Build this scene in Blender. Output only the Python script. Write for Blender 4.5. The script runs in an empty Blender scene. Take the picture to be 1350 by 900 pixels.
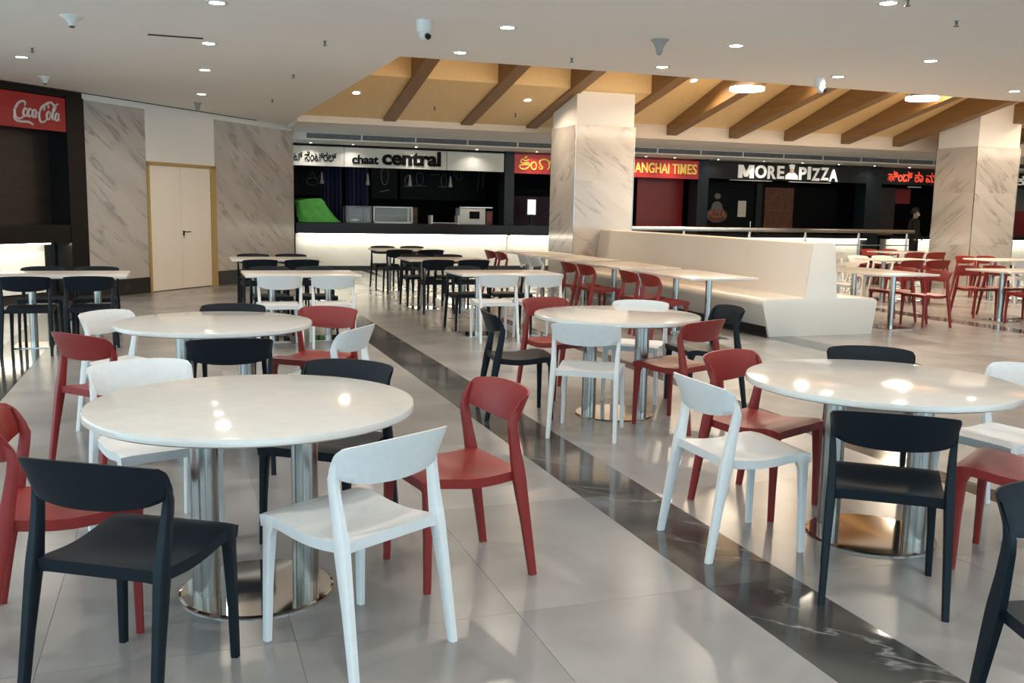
import bpy, bmesh, math, random
from mathutils import Vector, Matrix
random.seed(7)
R = math.radians
sc = bpy.context.scene
col = sc.collection

# ------------------------------------------------------------------ camera
F_PX, PITCH, ROLL, AZ, CAM_H = 1253.55, 0.1378, 0.0197, 0.3396, 1.497
cd = bpy.data.cameras.new('camera'); cam = bpy.data.objects.new('camera', cd); col.objects.link(cam)
cd.sensor_fit = 'HORIZONTAL'; cd.sensor_width = 36.0; cd.lens = 36.0 * F_PX / 1350.0
cd.clip_start = 0.05; cd.clip_end = 200
fw = Vector((math.sin(AZ) * math.cos(PITCH), math.cos(AZ) * math.cos(PITCH), -math.sin(PITCH)))
rt = Vector((math.cos(AZ), -math.sin(AZ), 0)); up = rt.cross(fw)
rt2 = rt * math.cos(ROLL) + up * math.sin(ROLL); up2 = up * math.cos(ROLL) - rt * math.sin(ROLL)
m = Matrix((rt2, up2, -fw)).transposed().to_4x4(); m.translation = Vector((0, 0, CAM_H))
cam.matrix_world = m
sc.camera = cam

# ------------------------------------------------------------------ world, exposure
w = bpy.data.worlds.new('daylight'); sc.world = w; w.use_nodes = True
bg = w.node_tree.nodes['Background']; bg.inputs[0].default_value = (0.54, 0.82, 0.97, 1); bg.inputs[1].default_value = 2.35
sc.view_settings.view_transform = 'Standard'; sc.view_settings.look = 'None'
sc.view_settings.exposure = 0.76; sc.view_settings.gamma = 1.0; sc.view_settings.use_curve_mapping = False
LAMP_W = 8.0
LAMP_COL = (1.0, 0.92, 0.82)
WARM = (1.0, 0.80, 0.58)
try:
    sc.cycles.use_denoising = True; sc.cycles.sample_clamp_indirect = 4.0; sc.cycles.max_bounces = 7
    sc.cycles.caustics_reflective = False; sc.cycles.caustics_refractive = False
except Exception:
    pass

# ------------------------------------------------------------------ materials
MATS = {}
def mat(name, base=(.8, .8, .8), rough=.5, metal=0.0, emit=None, estr=0.0, spec=.5, coat=0.0):
    if name in MATS: return MATS[name]
    mt = bpy.data.materials.new(name); mt.use_nodes = True
    b = mt.node_tree.nodes['Principled BSDF']
    b.inputs['Base Color'].default_value = (*base, 1); b.inputs['Roughness'].default_value = rough
    b.inputs['Metallic'].default_value = metal; b.inputs['Specular IOR Level'].default_value = spec
    b.inputs['Coat Weight'].default_value = coat
    if emit:
        b.inputs['Emission Color'].default_value = (*emit, 1); b.inputs['Emission Strength'].default_value = estr
    MATS[name] = mt
    return mt
def nodes(mt): return mt.node_tree.nodes, mt.node_tree.links, mt.node_tree.nodes['Principled BSDF']
def ramp(n, stops):
    r = n.new('ShaderNodeValToRGB'); e = r.color_ramp.elements
    while len(e) < len(stops): e.new(.5)
    for el, (p, c) in zip(e, stops): el.position = p; el.color = (*c, 1)
    return r
def mottled(name, c1, c2, scale=3.0, rough=.5, detail=5, bump=0.0, spec=.5, stretch=None, rvar=0.0, per_object=0.0, metal=0.0):
    """base colour mottled between two tones, in object coordinates"""
    mt = mat(name, c1, rough, metal, spec=spec); n, l, b = nodes(mt)
    tc = n.new('ShaderNodeTexCoord'); src = tc.outputs['Object']
    if stretch:
        mp = n.new('ShaderNodeMapping'); mp.inputs['Scale'].default_value = stretch; l.new(src, mp.inputs[0]); src = mp.outputs[0]
    if per_object:
        oi = n.new('ShaderNodeObjectInfo'); vm = n.new('ShaderNodeVectorMath'); vm.operation = 'ADD'
        ml = n.new('ShaderNodeMath'); ml.operation = 'MULTIPLY'; ml.inputs[1].default_value = 37.0
        l.new(oi.outputs['Random'], ml.inputs[0]); l.new(src, vm.inputs[0]); l.new(ml.outputs[0], vm.inputs[1]); src = vm.outputs[0]
    nz = n.new('ShaderNodeTexNoise'); nz.inputs['Scale'].default_value = scale; nz.inputs['Detail'].default_value = detail
    l.new(src, nz.inputs['Vector'])
    rp = ramp(n, [(.3, c1), (.7, c2)]); l.new(nz.outputs[0], rp.inputs[0])
    out = rp.outputs[0]
    if per_object:
        hs = n.new('ShaderNodeHueSaturation'); mr = n.new('ShaderNodeMapRange')
        mr.inputs['To Min'].default_value = 1 - per_object; mr.inputs['To Max'].default_value = 1 + per_object
        l.new(oi.outputs['Random'], mr.inputs[0]); l.new(mr.outputs[0], hs.inputs['Value']); l.new(out, hs.inputs['Color']); out = hs.outputs[0]
    l.new(out, b.inputs['Base Color'])
    if rvar:
        mr = n.new('ShaderNodeMapRange'); mr.inputs['To Min'].default_value = rough - rvar; mr.inputs['To Max'].default_value = rough + rvar
        l.new(nz.outputs[0], mr.inputs[0]); l.new(mr.outputs[0], b.inputs['Roughness'])
    if bump:
        bp = n.new('ShaderNodeBump'); bp.inputs['Strength'].default_value = bump; bp.inputs['Distance'].default_value = .004
        l.new(nz.outputs[0], bp.inputs['Height']); l.new(bp.outputs[0], b.inputs['Normal'])
    return mt
def marble(name, base, cloud, vein, rot, scale=1.6, rough=.12, width=.03, per_object=True, amount=.8, stretch=(.16, 1.0, 1.0), dist=.35):
    """polished stone with thin veins streaked along one direction"""
    mt = mat(name, base, rough); n, l, b = nodes(mt)
    tc = n.new('ShaderNodeTexCoord'); src = tc.outputs['Object']
    if per_object:
        oi = n.new('ShaderNodeObjectInfo'); vm = n.new('ShaderNodeVectorMath'); vm.operation = 'ADD'
        ml = n.new('ShaderNodeMath'); ml.operation = 'MULTIPLY'; ml.inputs[1].default_value = 53.0
        l.new(oi.outputs['Random'], ml.inputs[0]); l.new(src, vm.inputs[0]); l.new(ml.outputs[0], vm.inputs[1]); src = vm.outputs[0]
    mr = n.new('ShaderNodeMapping'); mr.vector_type = 'POINT'; mr.inputs['Rotation'].default_value = rot; l.new(src, mr.inputs[0])
    mp = n.new('ShaderNodeMapping'); mp.inputs['Scale'].default_value = tuple(scale * k for k in stretch); l.new(mr.outputs[0], mp.inputs[0])
    n1 = n.new('ShaderNodeTexNoise'); n1.inputs['Scale'].default_value = 1.5; n1.inputs['Detail'].default_value = 5; n1.inputs['Distortion'].default_value = dist
    n2 = n.new('ShaderNodeTexNoise'); n2.inputs['Scale'].default_value = 1.1; n2.inputs['Detail'].default_value = 5
    l.new(mp.outputs[0], n1.inputs['Vector']); l.new(mp.outputs[0], n2.inputs['Vector'])
    a = n.new('ShaderNodeMath'); a.operation = 'SUBTRACT'; a.inputs[1].default_value = .5; l.new(n1.outputs[0], a.inputs[0])
    ab = n.new('ShaderNodeMath'); ab.operation = 'ABSOLUTE'; l.new(a.outputs[0], ab.inputs[0])
    vr = ramp(n, [(0.0, (1, 1, 1)), (width * .35, (.45, .45, .45)), (width, (0, 0, 0))]); l.new(ab.outputs[0], vr.inputs[0])
    cr = ramp(n, [(.35, base), (.68, cloud)]); l.new(n2.outputs[0], cr.inputs[0])
    gate = n.new('ShaderNodeMapRange'); gate.inputs['From Min'].default_value = .40; gate.inputs['From Max'].default_value = .62; gate.inputs['To Max'].default_value = amount
    n3 = n.new('ShaderNodeTexNoise'); n3.inputs['Scale'].default_value = 1.7; l.new(src, n3.inputs['Vector']); l.new(n3.outputs[0], gate.inputs[0])
    mu = n.new('ShaderNodeMath'); mu.operation = 'MULTIPLY'; l.new(vr.outputs[0], mu.inputs[0]); l.new(gate.outputs[0], mu.inputs[1])
    mx = n.new('ShaderNodeMix'); mx.data_type = 'RGBA'; l.new(mu.outputs[0], mx.inputs[0]); l.new(cr.outputs[0], mx.inputs[6])
    mx.inputs[7].default_value = (*vein, 1); l.new(mx.outputs[2], b.inputs['Base Color'])
    return mt
def glow(name, c, s):
    return mat(name, (0, 0, 0) if max(c) < 0 else c, .5, emit=c, estr=s)
def wood(name, c1, c2, rough=.5):
    return mottled(name, c1, c2, 3.0, rough, 6, stretch=(6, .35, 6))

M_FLOOR = mottled('porcelain_tile', (.205, .20, .196), (.315, .308, .302), 1.3, .24, 6, rvar=.05, per_object=.03)
M_GROUT = mottled('grout', (.22, .22, .22), (.26, .26, .26), 9, .7)
M_DARKM = marble('dark_marble', (.036, .037, .037), (.105, .105, .10), (.60, .60, .58), (0, 0, .9), 1.5, .09, .010, amount=.38, stretch=(.4, 1, 1), dist=.5)
M_MARB = marble('grey_white_marble', (.47, .43, .395), (.57, .525, .485), (.26, .24, .225), (.0, -.62, .0), 2.4, .13, .045, amount=.85)
M_MARBS = marble('grey_white_marble_side', (.47, .43, .395), (.57, .525, .485), (.26, .24, .225), (.62, .0, .0), 2.4, .13, .045, amount=.85, stretch=(1, .16, 1))
M_MARBW = marble('white_marble', (.80, .79, .75), (.85, .84, .80), (.60, .58, .54), (.0, -.6, .0), 2.2, .2, .03, amount=.6)
M_CEIL = mottled('ceiling_paint', (.93, .895, .85), (.95, .915, .87), .6, .75)
M_WALLW = mottled('wall_paint_white', (.84, .81, .77), (.87, .84, .80), .8, .6)
M_CREAM = mottled('cream_paint', (.68, .58, .48), (.72, .62, .52), .8, .6)
M_WOODC = wood('ceiling_wood', (.82, .58, .275), (.88, .635, .32), .5)
M_BEAM = wood('beam_wood', (.20, .105, .036), (.26, .143, .054), .5)
M_GOLD = wood('door_frame_wood', (.42, .27, .09), (.50, .33, .13), .4)
M_DOOR = mottled('door_laminate', (.86, .78, .68), (.89, .81, .71), 1.2, .4, stretch=(3, 3, .4))
M_BLACK = mottled('black_granite', (.006, .0055, .005), (.014, .012, .011), 60, .3, 2, spec=.25)
M_DKBROWN = mottled('dark_shutter', (.018, .013, .010), (.028, .020, .015), 2, .35, stretch=(1, 1, 9))
M_BASE = mottled('black_baseboard', (.014, .012, .011), (.022, .02, .018), 4, .25)
M_STEEL = mottled('brushed_steel', (.34, .325, .305), (.46, .445, .42), 5, .22, 4, metal=1.0, stretch=(22, 22, .5))
M_MIRROR = mottled('polished_steel', (.62, .58, .53), (.70, .66, .60), 4, .07, 3, metal=1.0)
M_RAIL = mottled('rail_steel', (.55, .52, .48), (.62, .59, .55), 5, .22, 4, metal=1.0)
M_TOP = mottled('table_quartz', (.63, .615, .585), (.67, .655, .625), 14, .08, 3)
M_TOPR = mottled('table_laminate', (.66, .625, .59), (.70, .665, .63), 10, .2, 3)
M_NAVY = mottled('navy_plastic', (.0042, .0082, .013), (.0055, .010, .0155), 40, .46, 2, bump=.02, spec=.2)
M_RED = mottled('red_plastic', (.21, .017, .015), (.235, .021, .018), 40, .4, 2, bump=.02, spec=.4)
M_WHITE = mottled('white_plastic', (.66, .668, .67), (.70, .705, .705), 40, .38, 2, bump=.02)
M_BENCH = mottled('bench_solid_surface', (.73, .67, .60), (.75, .695, .625), 2, .32)
M_DARKGAP = mat('shadow_gap', (.02, .018, .016), .8)
M_SIGNW = mottled('sign_white', (.58, .57, .52), (.62, .61, .56), 2, .4)
M_SIGNR = mottled('sign_red', (.50, .018, .022), (.54, .024, .026), 2, .4)
M_COKE = mottled('sign_red_gloss', (.40, .012, .016), (.44, .015, .02), 2, .3)
M_SIGNB = mottled('sign_black', (.006, .0065, .007), (.010, .0105, .011), 3, .4, spec=.3)
M_PIER = mottled('pier_blue_black', (.007, .012, .016), (.012, .018, .023), 3, .4, spec=.25)
M_INK = mat('letter_black', (.004, .004, .004), .6, spec=.1)
M_LETW = mat('letter_white', (.82, .80, .76), .4, emit=(1, .95, .85), estr=.12)
M_LETY = mat('letter_yellow', (.80, .56, .10), .4, emit=(1, .7, .15), estr=.12)
M_LETR = mat('letter_red', (.62, .06, .03), .4, emit=(1, .1, .05), estr=.35)
M_SCRIPT = mat('letter_cream', (.78, .70, .64), .45)
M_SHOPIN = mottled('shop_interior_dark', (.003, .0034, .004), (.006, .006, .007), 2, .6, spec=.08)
M_BLUE = mottled('blue_curtain', (.008, .012, .050), (.014, .02, .075), 3, .6, stretch=(8, 8, .5))
M_CHALK = mat('chalk_white', (.10, .10, .097), .9)
M_BOARD = mottled('menu_board', (.004, .006, .007), (.007, .010, .011), 5, .6, spec=.08)
M_GREEN = mottled('green_cloth', (.05, .30, .035), (.10, .42, .07), 6, .7, bump=.2)
M_GLASS = mat('case_glass', (.75, .85, .86), .05)
_n, _l, _b = nodes(M_GLASS); _b.inputs['Alpha'].default_value = .16
M_FRAMEW = mat('frame_white', (.62, .62, .60), .4)
M_PURPLE = mottled('purple_pattern', (.022, .012, .022), (.06, .036, .058), 22, .6, spec=.1)
M_REDDK = mottled('dark_red_panel', (.20, .008, .010), (.25, .012, .014), 1.4, .4)
M_REDBR = mottled('brown_poster', (.05, .014, .008), (.15, .045, .022), 9, .5)
M_GRILLE = mottled('grille_grey', (.16, .15, .15), (.24, .23, .23), 12, .5)
M_GRILLB = mat('grille_slot', (.05, .048, .048), .6)
M_PLW = mat('fixture_white', (.72, .70, .67), .45)
M_LAMP = glow('lamp_lens', (1.0, .93, .82), 22.0)
M_RING = glow('ring_lens', (1.0, .88, .70), 14.0)
M_LED = glow('led_strip', (1.0, .93, .74), 9.0)
M_SCREEN = glow('tablet_screen', (.72, .95, 1.0), .75)
M_LENS = mat('camera_lens', (.004, .004, .004), .05)
M_SPRK = mat('sprinkler_bronze', (.12, .10, .09), .4, .6)
M_SKIN = mat('skin', (.45, .27, .19), .5)
M_CLOTH = mottled('black_clothing', (.008, .008, .009), (.014, .014, .015), 20, .8)
M_HAIR = mat('black_hair', (.006, .005, .005), .5)
M_MASK = mat('face_mask', (.60, .62, .64), .7)
M_PAPER = mat('paper_notice', (.60, .56, .46), .7)

# ------------------------------------------------------------------ mesh helpers
class MB:
    def __init__(s): s.v = []; s.f = []
    def add(s, vs, fs):
        o = len(s.v); s.v += [tuple(v) for v in vs]; s.f += [tuple(i + o for i in f) for f in fs]; return s
    def box(s, x0, x1, y0, y1, z0, z1):
        return s.add([(x0, y0, z0), (x1, y0, z0), (x1, y1, z0), (x0, y1, z0), (x0, y0, z1), (x1, y0, z1), (x1, y1, z1), (x0, y1, z1)],
                     [(0, 3, 2, 1), (4, 5, 6, 7), (0, 1, 5, 4), (1, 2, 6, 5), (2, 3, 7, 6), (3, 0, 4, 7)])
    def lathe(s, prof, n=24, c=(0, 0, 0)):
        """prof: (r, z) from bottom to top; closed with caps"""
        vs = []; fs = []
        for r, z in prof:
            for k in range(n):
                a = 2 * math.pi * k / n; vs.append((c[0] + r * math.cos(a), c[1] + r * math.sin(a), c[2] + z))
        for i in range(len(prof) - 1):
            for k in range(n):
                k2 = (k + 1) % n; fs.append((i * n + k, i * n + k2, (i + 1) * n + k2, (i + 1) * n + k))
        fs.append(tuple(range(n - 1, -1, -1))); fs.append(tuple(range((len(prof) - 1) * n, len(prof) * n)))
        return s.add(vs, fs)
    def loft(s, rings, close=True):
        n = len(rings[0]); vs = [p for r in rings for p in r]; fs = []
        for i in range(len(rings) - 1):
            for k in range(n):
                k2 = (k + 1) % n; fs.append((i * n + k, i * n + k2, (i + 1) * n + k2, (i + 1) * n + k))
        if close:
            fs.append(tuple(range(n - 1, -1, -1))); fs.append(tuple(range((len(rings) - 1) * n, len(rings) * n)))
        return s.add(vs, fs)
    def tube(s, path, r, n=8):
        P = [Vector(p) for p in path]; rings = []
        for i, p in enumerate(P):
            d = (P[min(i + 1, len(P) - 1)] - P[max(i - 1, 0)]).normalized()
            a = Vector((0, 0, 1)) if abs(d.z) < .9 else Vector((1, 0, 0))
            u = d.cross(a).normalized(); v = d.cross(u).normalized()
            rr = r[i] if isinstance(r, (list, tuple)) else r
            rings.append([tuple(p + u * rr * math.cos(2 * math.pi * k / n) + v * rr * math.sin(2 * math.pi * k / n)) for k in range(n)])
        return s.loft(rings)
    def prism_y(s, poly, y0, y1):
        """poly of (x, z), extruded along y"""
        return s.loft([[(x, y0, z) for x, z in poly], [(x, y1, z) for x, z in poly]])
    def prism_x(s, poly, x0, x1):
        return s.loft([[(x0, y, z) for y, z in poly], [(x1, y, z) for y, z in poly]])
    def prism_z(s, poly, z0, z1):
        return s.loft([[(x, y, z0) for x, y in poly], [(x, y, z1) for x, y in poly]])
    def mesh(s, name, m, bevel=0.0, smooth=None, seg=2):
        me = bpy.data.meshes.new(name); me.from_pydata(s.v, [], s.f)
        bm = bmesh.new(); bm.from_mesh(me); bmesh.ops.recalc_face_normals(bm, faces=bm.faces)
        if bevel:
            ed = [e for e in bm.edges if len(e.link_faces) == 2 and e.calc_face_angle(0) > .5]
            bmesh.ops.bevel(bm, geom=ed, offset=bevel, segments=seg, affect='EDGES', profile=.6, clamp_overlap=True)
        bm.to_mesh(me); bm.free()
        if smooth is not None:
            me.shade_smooth(); me.set_sharp_from_angle(angle=R(smooth))
        me.materials.append(m); return me
    def build(s, name, m, parent=None, loc=None, rz=0.0, bevel=0.0, smooth=None, seg=2):
        return link(name, s.mesh(name, m, bevel, smooth, seg), parent, loc, rz)
def link(name, data, parent=None, loc=None, rz=0.0):
    o = bpy.data.objects.new(name, data); col.objects.link(o)
    if parent: o.parent = parent
    if loc: o.location = loc
    if rz: o.rotation_euler = (0, 0, rz)
    return o
def tag(o, label, cat, group=None):
    o['label'] = label; o['category'] = cat
    if group: o['group'] = group
    return o
def thing(name, label, cat, loc=(0, 0, 0), rz=0.0, group=None):
    o = bpy.data.objects.new(name, None); col.objects.link(o); o.empty_display_size = .1
    o.location = loc; o.rotation_euler = (0, 0, rz)
    return tag(o, label, cat, group)
def struct(name, parent=None, loc=(0, 0, 0), rz=0.0):
    o = bpy.data.objects.new(name, None); col.objects.link(o); o.location = loc; o.rotation_euler = (0, 0, rz); o.empty_display_size = .1
    o['kind'] = 'structure'
    return o
def sbuild(mb, name, m, loc=None, rz=0.0, bevel=0.0, smooth=None):
    o = mb.build(name, m, None, loc, rz, bevel, smooth); o['kind'] = 'structure'; return o
def area(parent, name, loc, power, size=.16, color=LAMP_COL, spread=150, rot=(0, 0, 0), shape='DISK', size_y=None):
    ld = bpy.data.lights.new(name, 'AREA'); ld.energy = power; ld.color = color; ld.shape = shape; ld.size = size
    if size_y: ld.size_y = size_y
    ld.spread = R(spread)
    o = bpy.data.objects.new(name, ld); col.objects.link(o); o.location = loc; o.rotation_euler = rot
    if parent: o.parent = parent
    return o
def text_mesh(body, size, extrude=.012, offset=0.0, spacing=1.0, shear=0.0, align='LEFT'):
    c = bpy.data.curves.new('text', 'FONT'); c.body = body; c.size = size; c.extrude = extrude; c.offset = offset
    c.space_character = spacing; c.shear = shear; c.align_x = align; c.resolution_u = 4
    o = bpy.data.objects.new('text', c); col.objects.link(o)
    bpy.context.view_layer.update()
    me = bpy.data.meshes.new_from_object(o.evaluated_get(bpy.context.evaluated_depsgraph_get()))
    bpy.data.objects.remove(o); bpy.data.curves.remove(c)
    return me
def lettering(name, body, m, parent, x0, x1, zb, zt, y, extrude=.012, offset=0.0, spacing=1.0, shear=0.0, part='lettering'):
    """stand-up letters in the parent's frame, facing -y, fitted into x0..x1, zb..zt"""
    me = text_mesh(body, 1.0, extrude, offset, spacing, shear)
    xs = [v.co.x for v in me.vertices]; ys = [v.co.y for v in me.vertices]
    sx = (x1 - x0) / (max(xs) - min(xs)); sy = (zt - zb) / (max(ys) - min(ys)); mx, my = min(xs), min(ys)
    for v in me.vertices:
        v.co = ((v.co.x - mx) * sx + x0, y - v.co.z, (v.co.y - my) * sy + zb)
    me.materials.clear(); me.materials.append(m); me.name = name
    return link(part, me, parent)
def stroke(parent, name, paths, m, width, fr, y, extr=.01):
    """hand-drawn strokes (lists of (x, z)), each a flat round tube, mapped by fr(x, z)"""
    mb = MB()
    for p in paths:
        pts = smooth_path(p)
        path = [(fr(a, b)[0], y, fr(a, b)[1]) for a, b in pts]
        k = len(path)
        mb.tube(path, [width * (.55 + .45 * math.sin(math.pi * min(1, max(0, (i + .5) / k)))) for i in range(k)], 6)
    return mb.build(name, m, parent, smooth=60)
def smooth_path(p, n=6):
    if len(p) < 3: return p
    out = []
    for i in range(len(p) - 1):
        a = p[max(i - 1, 0)]; b = p[i]; c = p[i + 1]; d = p[min(i + 2, len(p) - 1)]
        for k in range(n):
            t = k / n
            out.append(tuple(.5 * ((2 * b[j]) + (-a[j] + c[j]) * t + (2 * a[j] - 5 * b[j] + 4 * c[j] - d[j]) * t * t + (-a[j] + 3 * b[j] - 3 * c[j] + d[j]) * t ** 3) for j in range(2)))
    out.append(p[-1]); return out
def ell(cx, cz, rx, rz, n=12, a0=0, a1=360):
    return [(cx + rx * math.cos(R(a0 + (a1 - a0) * k / n)), cz + rz * math.sin(R(a0 + (a1 - a0) * k / n))) for k in range(n + 1)]

# ================================================================== THE SETTING
# ---- floor: grout bed, tiles, dark marble stripes
floor = sbuild(MB().box(-9, 30, -7, 27, -.12, -.004), 'floor', M_GROUT)
TILE_Y = 1.26; Y0 = 3.19
bands = [(-1.28, 1.985, 4), (2.39, 4.09, 2), (4.27, 6.78, 3), (7.20, 10.55, 4), (10.95, 26.0, 18), (-8.6, -1.72, 8)]
stripes = [(1.985, 2.39), (4.09, 4.27), (6.78, 7.20), (10.55, 10.95), (-1.72, -1.28)]
tile_meshes = {}
rest = MB(); n_tiles = 0
rows = range(-8, 19)
near = []
for x0, x1, n in bands:
    wd = (x1 - x0) / n
    for i in range(n):
        for j in rows:
            cx = x0 + wd * (i + .5); cy = Y0 + TILE_Y * (j + .5)
            ang = math.atan2(cx, cy) - AZ; d = math.hypot(cx, cy)
            vis = cy > 1.2 and abs(ang) < .62
            near.append((d if vis else 99 + d, cx, cy, wd))
near.sort()
g = .0009
for k, (d, cx, cy, wd) in enumerate(near):
    a, b = wd / 2 - g, TILE_Y / 2 - g
    if k < 230 and d < 15:
        key = round(wd, 4)
        if key not in tile_meshes: tile_meshes[key] = MB().box(-a, a, -b, b, -.012, 0).mesh('floor_tile', M_FLOOR)
        o = link('floor_tile', tile_meshes[key], floor, (cx, cy, 0))
    else:
        rest.box(cx - a, cx + a, cy - b, cy + b, -.012, 0)
o = rest.build('tile_field', M_FLOOR, floor); o['kind'] = 'stuff'
for si, (x0, x1) in enumerate(stripes):
    far = MB()
    for j in rows:
        a, b = (x1 - x0) / 2 - .0012, TILE_Y / 2 - .0012; cx, cy = (x0 + x1) / 2, Y0 + TILE_Y * (j + .5)
        mm = M_DARKM
        if 0 < cy < 15:
            key = ('d', si)
            if key not in tile_meshes: tile_meshes[key] = MB().box(-a, a, -b, b, -.012, 0).mesh('marble_slab', mm)
            link('marble_slab', tile_meshes[key], floor, (cx, cy, .0004))
        else:
            far.box(cx - a, cx + a, cy - b, cy + b, -.012, .0004)
    o = far.build('marble_strip', M_DARKM, floor); o['kind'] = 'stuff'

# ---- white suspended ceiling with the opening for the wooden bay
H = 3.11
OX, OY, OY2 = 2.25, 10.40, 18.50
cp = [(-10, -7), (30, -7), (30, OY), (OX + .08, OY), (OX - .06, OY2), (OX - .06, 23.5), (-10, 23.5)]
ceiling = sbuild(MB().prism_z(cp, H, H + .30), 'ceiling', M_CEIL)
slot = MB().box(-.21, .30, 10.15, 10.22, H - .004, H + .01)
tag(slot.build('air_slot', M_DARKGAP), 'long thin dark air slot cut into the white ceiling', 'air vent')

# ---- wooden bay: slopes, step, beams
wz = lambda y: 3.13 + .217 * (OY2 - y)          # underside of the beams
LB = 8.36
wl = MB()
wl.prism_x([(18.5, 3.175), (16.2, 3.675), (16.2, 4.62), (10.3, 4.62), (10.3, 4.8), (18.7, 4.8), (18.7, 3.175)], 2.0, LB + .1)
trim = sbuild(wl, 'trim_1', M_WOODC)
wr = MB().prism_x([(18.5, 3.345), (10.3, 3.345 + .31 * 8.2), (10.3, 6.1), (18.7, 6.1), (18.7, 3.345)], LB + .1, 27)
sbuild(wr, 'trim_2', M_WOODC)
sbuild(MB().box(1.9, 2.0, 10.3, 18.5, H + .3, 4.9), 'trim_3', M_WOODC)
sbuild(MB().box(2.0, 27, 10.2, 10.3, H + .29, 6.1), 'trim_4', M_WOODC)
for i, bx in enumerate([3.82, 5.37, 6.74, 8.36, 9.94, 11.47, 12.89, 14.43, 15.89, 17.35, 18.85, 20.3, 21.8]):
    y1 = 11.2
    mb = MB().prism_x([(18.49, wz(18.49)), (y1, wz(y1)), (y1, wz(y1) + 1.15), (16.2, wz(16.2) + 1.0), (18.49, wz(18.49) + .5)], bx, bx + .24)
    o = tag(mb.build('ceiling_beam', M_BEAM, bevel=.006), 'sloping brown wooden beam under the timber ceiling bay', 'beam', 'parallel wooden ceiling beams')

# ---- fascia, soffits, grille bulkhead
fas = MB().box(OX - .06, 27, OY2, OY2 + .12, 3.05, 3.6)
sbuild(fas, 'trim_5', M_CREAM)
sbuild(MB().box(OX - .06, 27, OY2 + .12, 21.1, 3.05, 3.2), 'trim_6', M_CEIL)
bulk = struct('trim_7')
MB().box(1.5, 27, 21.0, 21.1, 2.90, 3.05).build('bulkhead', M_WALLW, bulk)
MB().box(1.5, 27, 21.1, 26.5, 2.90, 3.0).build('soffit', M_WALLW, bulk)
MB().box(2.66, 26.5, 20.992, 21.0, 2.925, 3.03).build('grille_slot', M_GRILLB, bulk)
x = 2.66; k = 0
gm = MB().box(0, 1.16, 0, .006, 0, .012).mesh('grille_bar', M_GRILLE)
fm = MB().box(0, .035, 0, .012, 0, .105).mesh('grille_joint', M_WALLW)
while x < 20:
    for q in range(6): link('grille_bar', gm, bulk, (x + .02, 20.984, 2.930 + q * .0165))
    link('grille_joint', fm, bulk, (x - .018, 20.982, 2.925)); x += 1.2

# ---- left wall (turned), with the double door
P0 = (-1.29, 15.99, 0); PH = math.atan2(.770, .638)
wallL = struct('wall_left', loc=P0, rz=PH)
L = lambda mb, n, m, **k: mb.build(n, m, wallL, **k)
L(MB().box(0, 5.66, .52, .62, 0, 3.3), 'wall_panel', M_DARKGAP)  # unseen dark backing added to stop light leaking through the wall gaps
sbuild(MB().box(-6.5, 0, .53, .63, 0, 3.3), 'wall_backing', M_DARKGAP, P0, PH)  # same added backing, behind the drinks counter
L(MB().box(.0, 5.62, -.004, .2, 3.005, 3.2), 'wall_panel', M_WALLW)
L(MB().box(0, 4.4, -.012, .0, 3.098, 3.115), 'shadow_gap', M_DARKGAP)
sbuild(MB().box(-6.5, 0, -.012, .0, 3.098, 3.115), 'trim_40', M_DARKGAP, P0, PH)
L(MB().box(1.33, 3.10, .0, .2, 2.165, 3.01), 'wall_panel', M_WALLW)
L(MB().box(1.33, 3.10, .06, .2, 0, 2.17), 'wall_panel', M_DARKGAP)
def slab(x0, x1, z0, z1, y=0.0, m=M_MARB): return L(MB().box(x0 + .002, x1 - .002, y, y + .2, z0 + .0015, z1 - .0015), 'marble_panel', m)
slab(.0, 1.332, .26, 3.005); slab(3.098, 5.62, .26, 3.005)
L(MB().box(5.60, 5.66, .0, 2.6, 0, 3.2), 'wall_return', M_MARB)
bs = struct('baseboard_left', loc=P0, rz=PH)
for a, b in ((.0, 1.33), (3.10, 5.62)): MB().box(a, b, -.012, .1, 0, .26).build('skirting', M_BASE, bs)
d1 = struct('door_1', loc=P0, rz=PH)
for a, b in ((1.33, 1.375), (2.98, 3.10)):
    MB().box(a, b, -.03, .12, 0, 2.17).build('door_frame', M_GOLD, d1)
MB().box(1.33, 3.10, -.03, .12, 2.12, 2.17).build('door_frame', M_GOLD, d1)
for a, b in ((1.378, 2.165), (2.170, 2.975)):
    leaf = MB().box(a, b, .01, .06, .012, 2.118).build('door_leaf', M_DOOR, d1, bevel=.003)
hd = MB().box(2.205, 2.235, -.005, .01, .93, 1.02); hd.tube([(2.22, -.005, 1.0), (2.22, -.045, 1.0), (2.34, -.05, 1.0)], .009, 8)
hd.build('door_handle', M_LENS, leaf)
MB().lathe([(.016, 0), (.016, .01)], 12, (2.22, .0, .90)).build('lock', M_LENS, leaf)

# ---- drinks counter set into the left wall
dk = thing('drinks_counter', 'dark shuttered drinks counter with glowing marble front in the angled wall', 'counter', P0, PH)
MB().box(-.34, 0.0, -.03, .52, 0, 3.02).build('side_pier', M_BLACK, dk)
MB().box(-6.5, -.34, -.02, .26, .88, 1.14).build('counter_slab', M_BLACK, dk, bevel=.006)
MB().box(-6.5, -.0, .0, .5, 3.0, 3.097).build('lintel', M_BLACK, dk)
MB().box(-6.5, -.34, .34, .40, 1.10, 2.6).build('shutter', M_DKBROWN, dk)
MB().box(-6.5, -.62, .22, .30, .14, .88).build('lit_front', M_MARBW, dk)
MB().box(-.62, -.36, .28, .34, .10, .88).build('end_panel', M_STEEL, dk)
MB().box(-6.5, -.34, .20, .4, 0, .12).build('plinth', M_BASE, dk)
MB().box(-6.4, -.66, .05, .09, .862, .878).build('light_strip', M_LED, dk)
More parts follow.
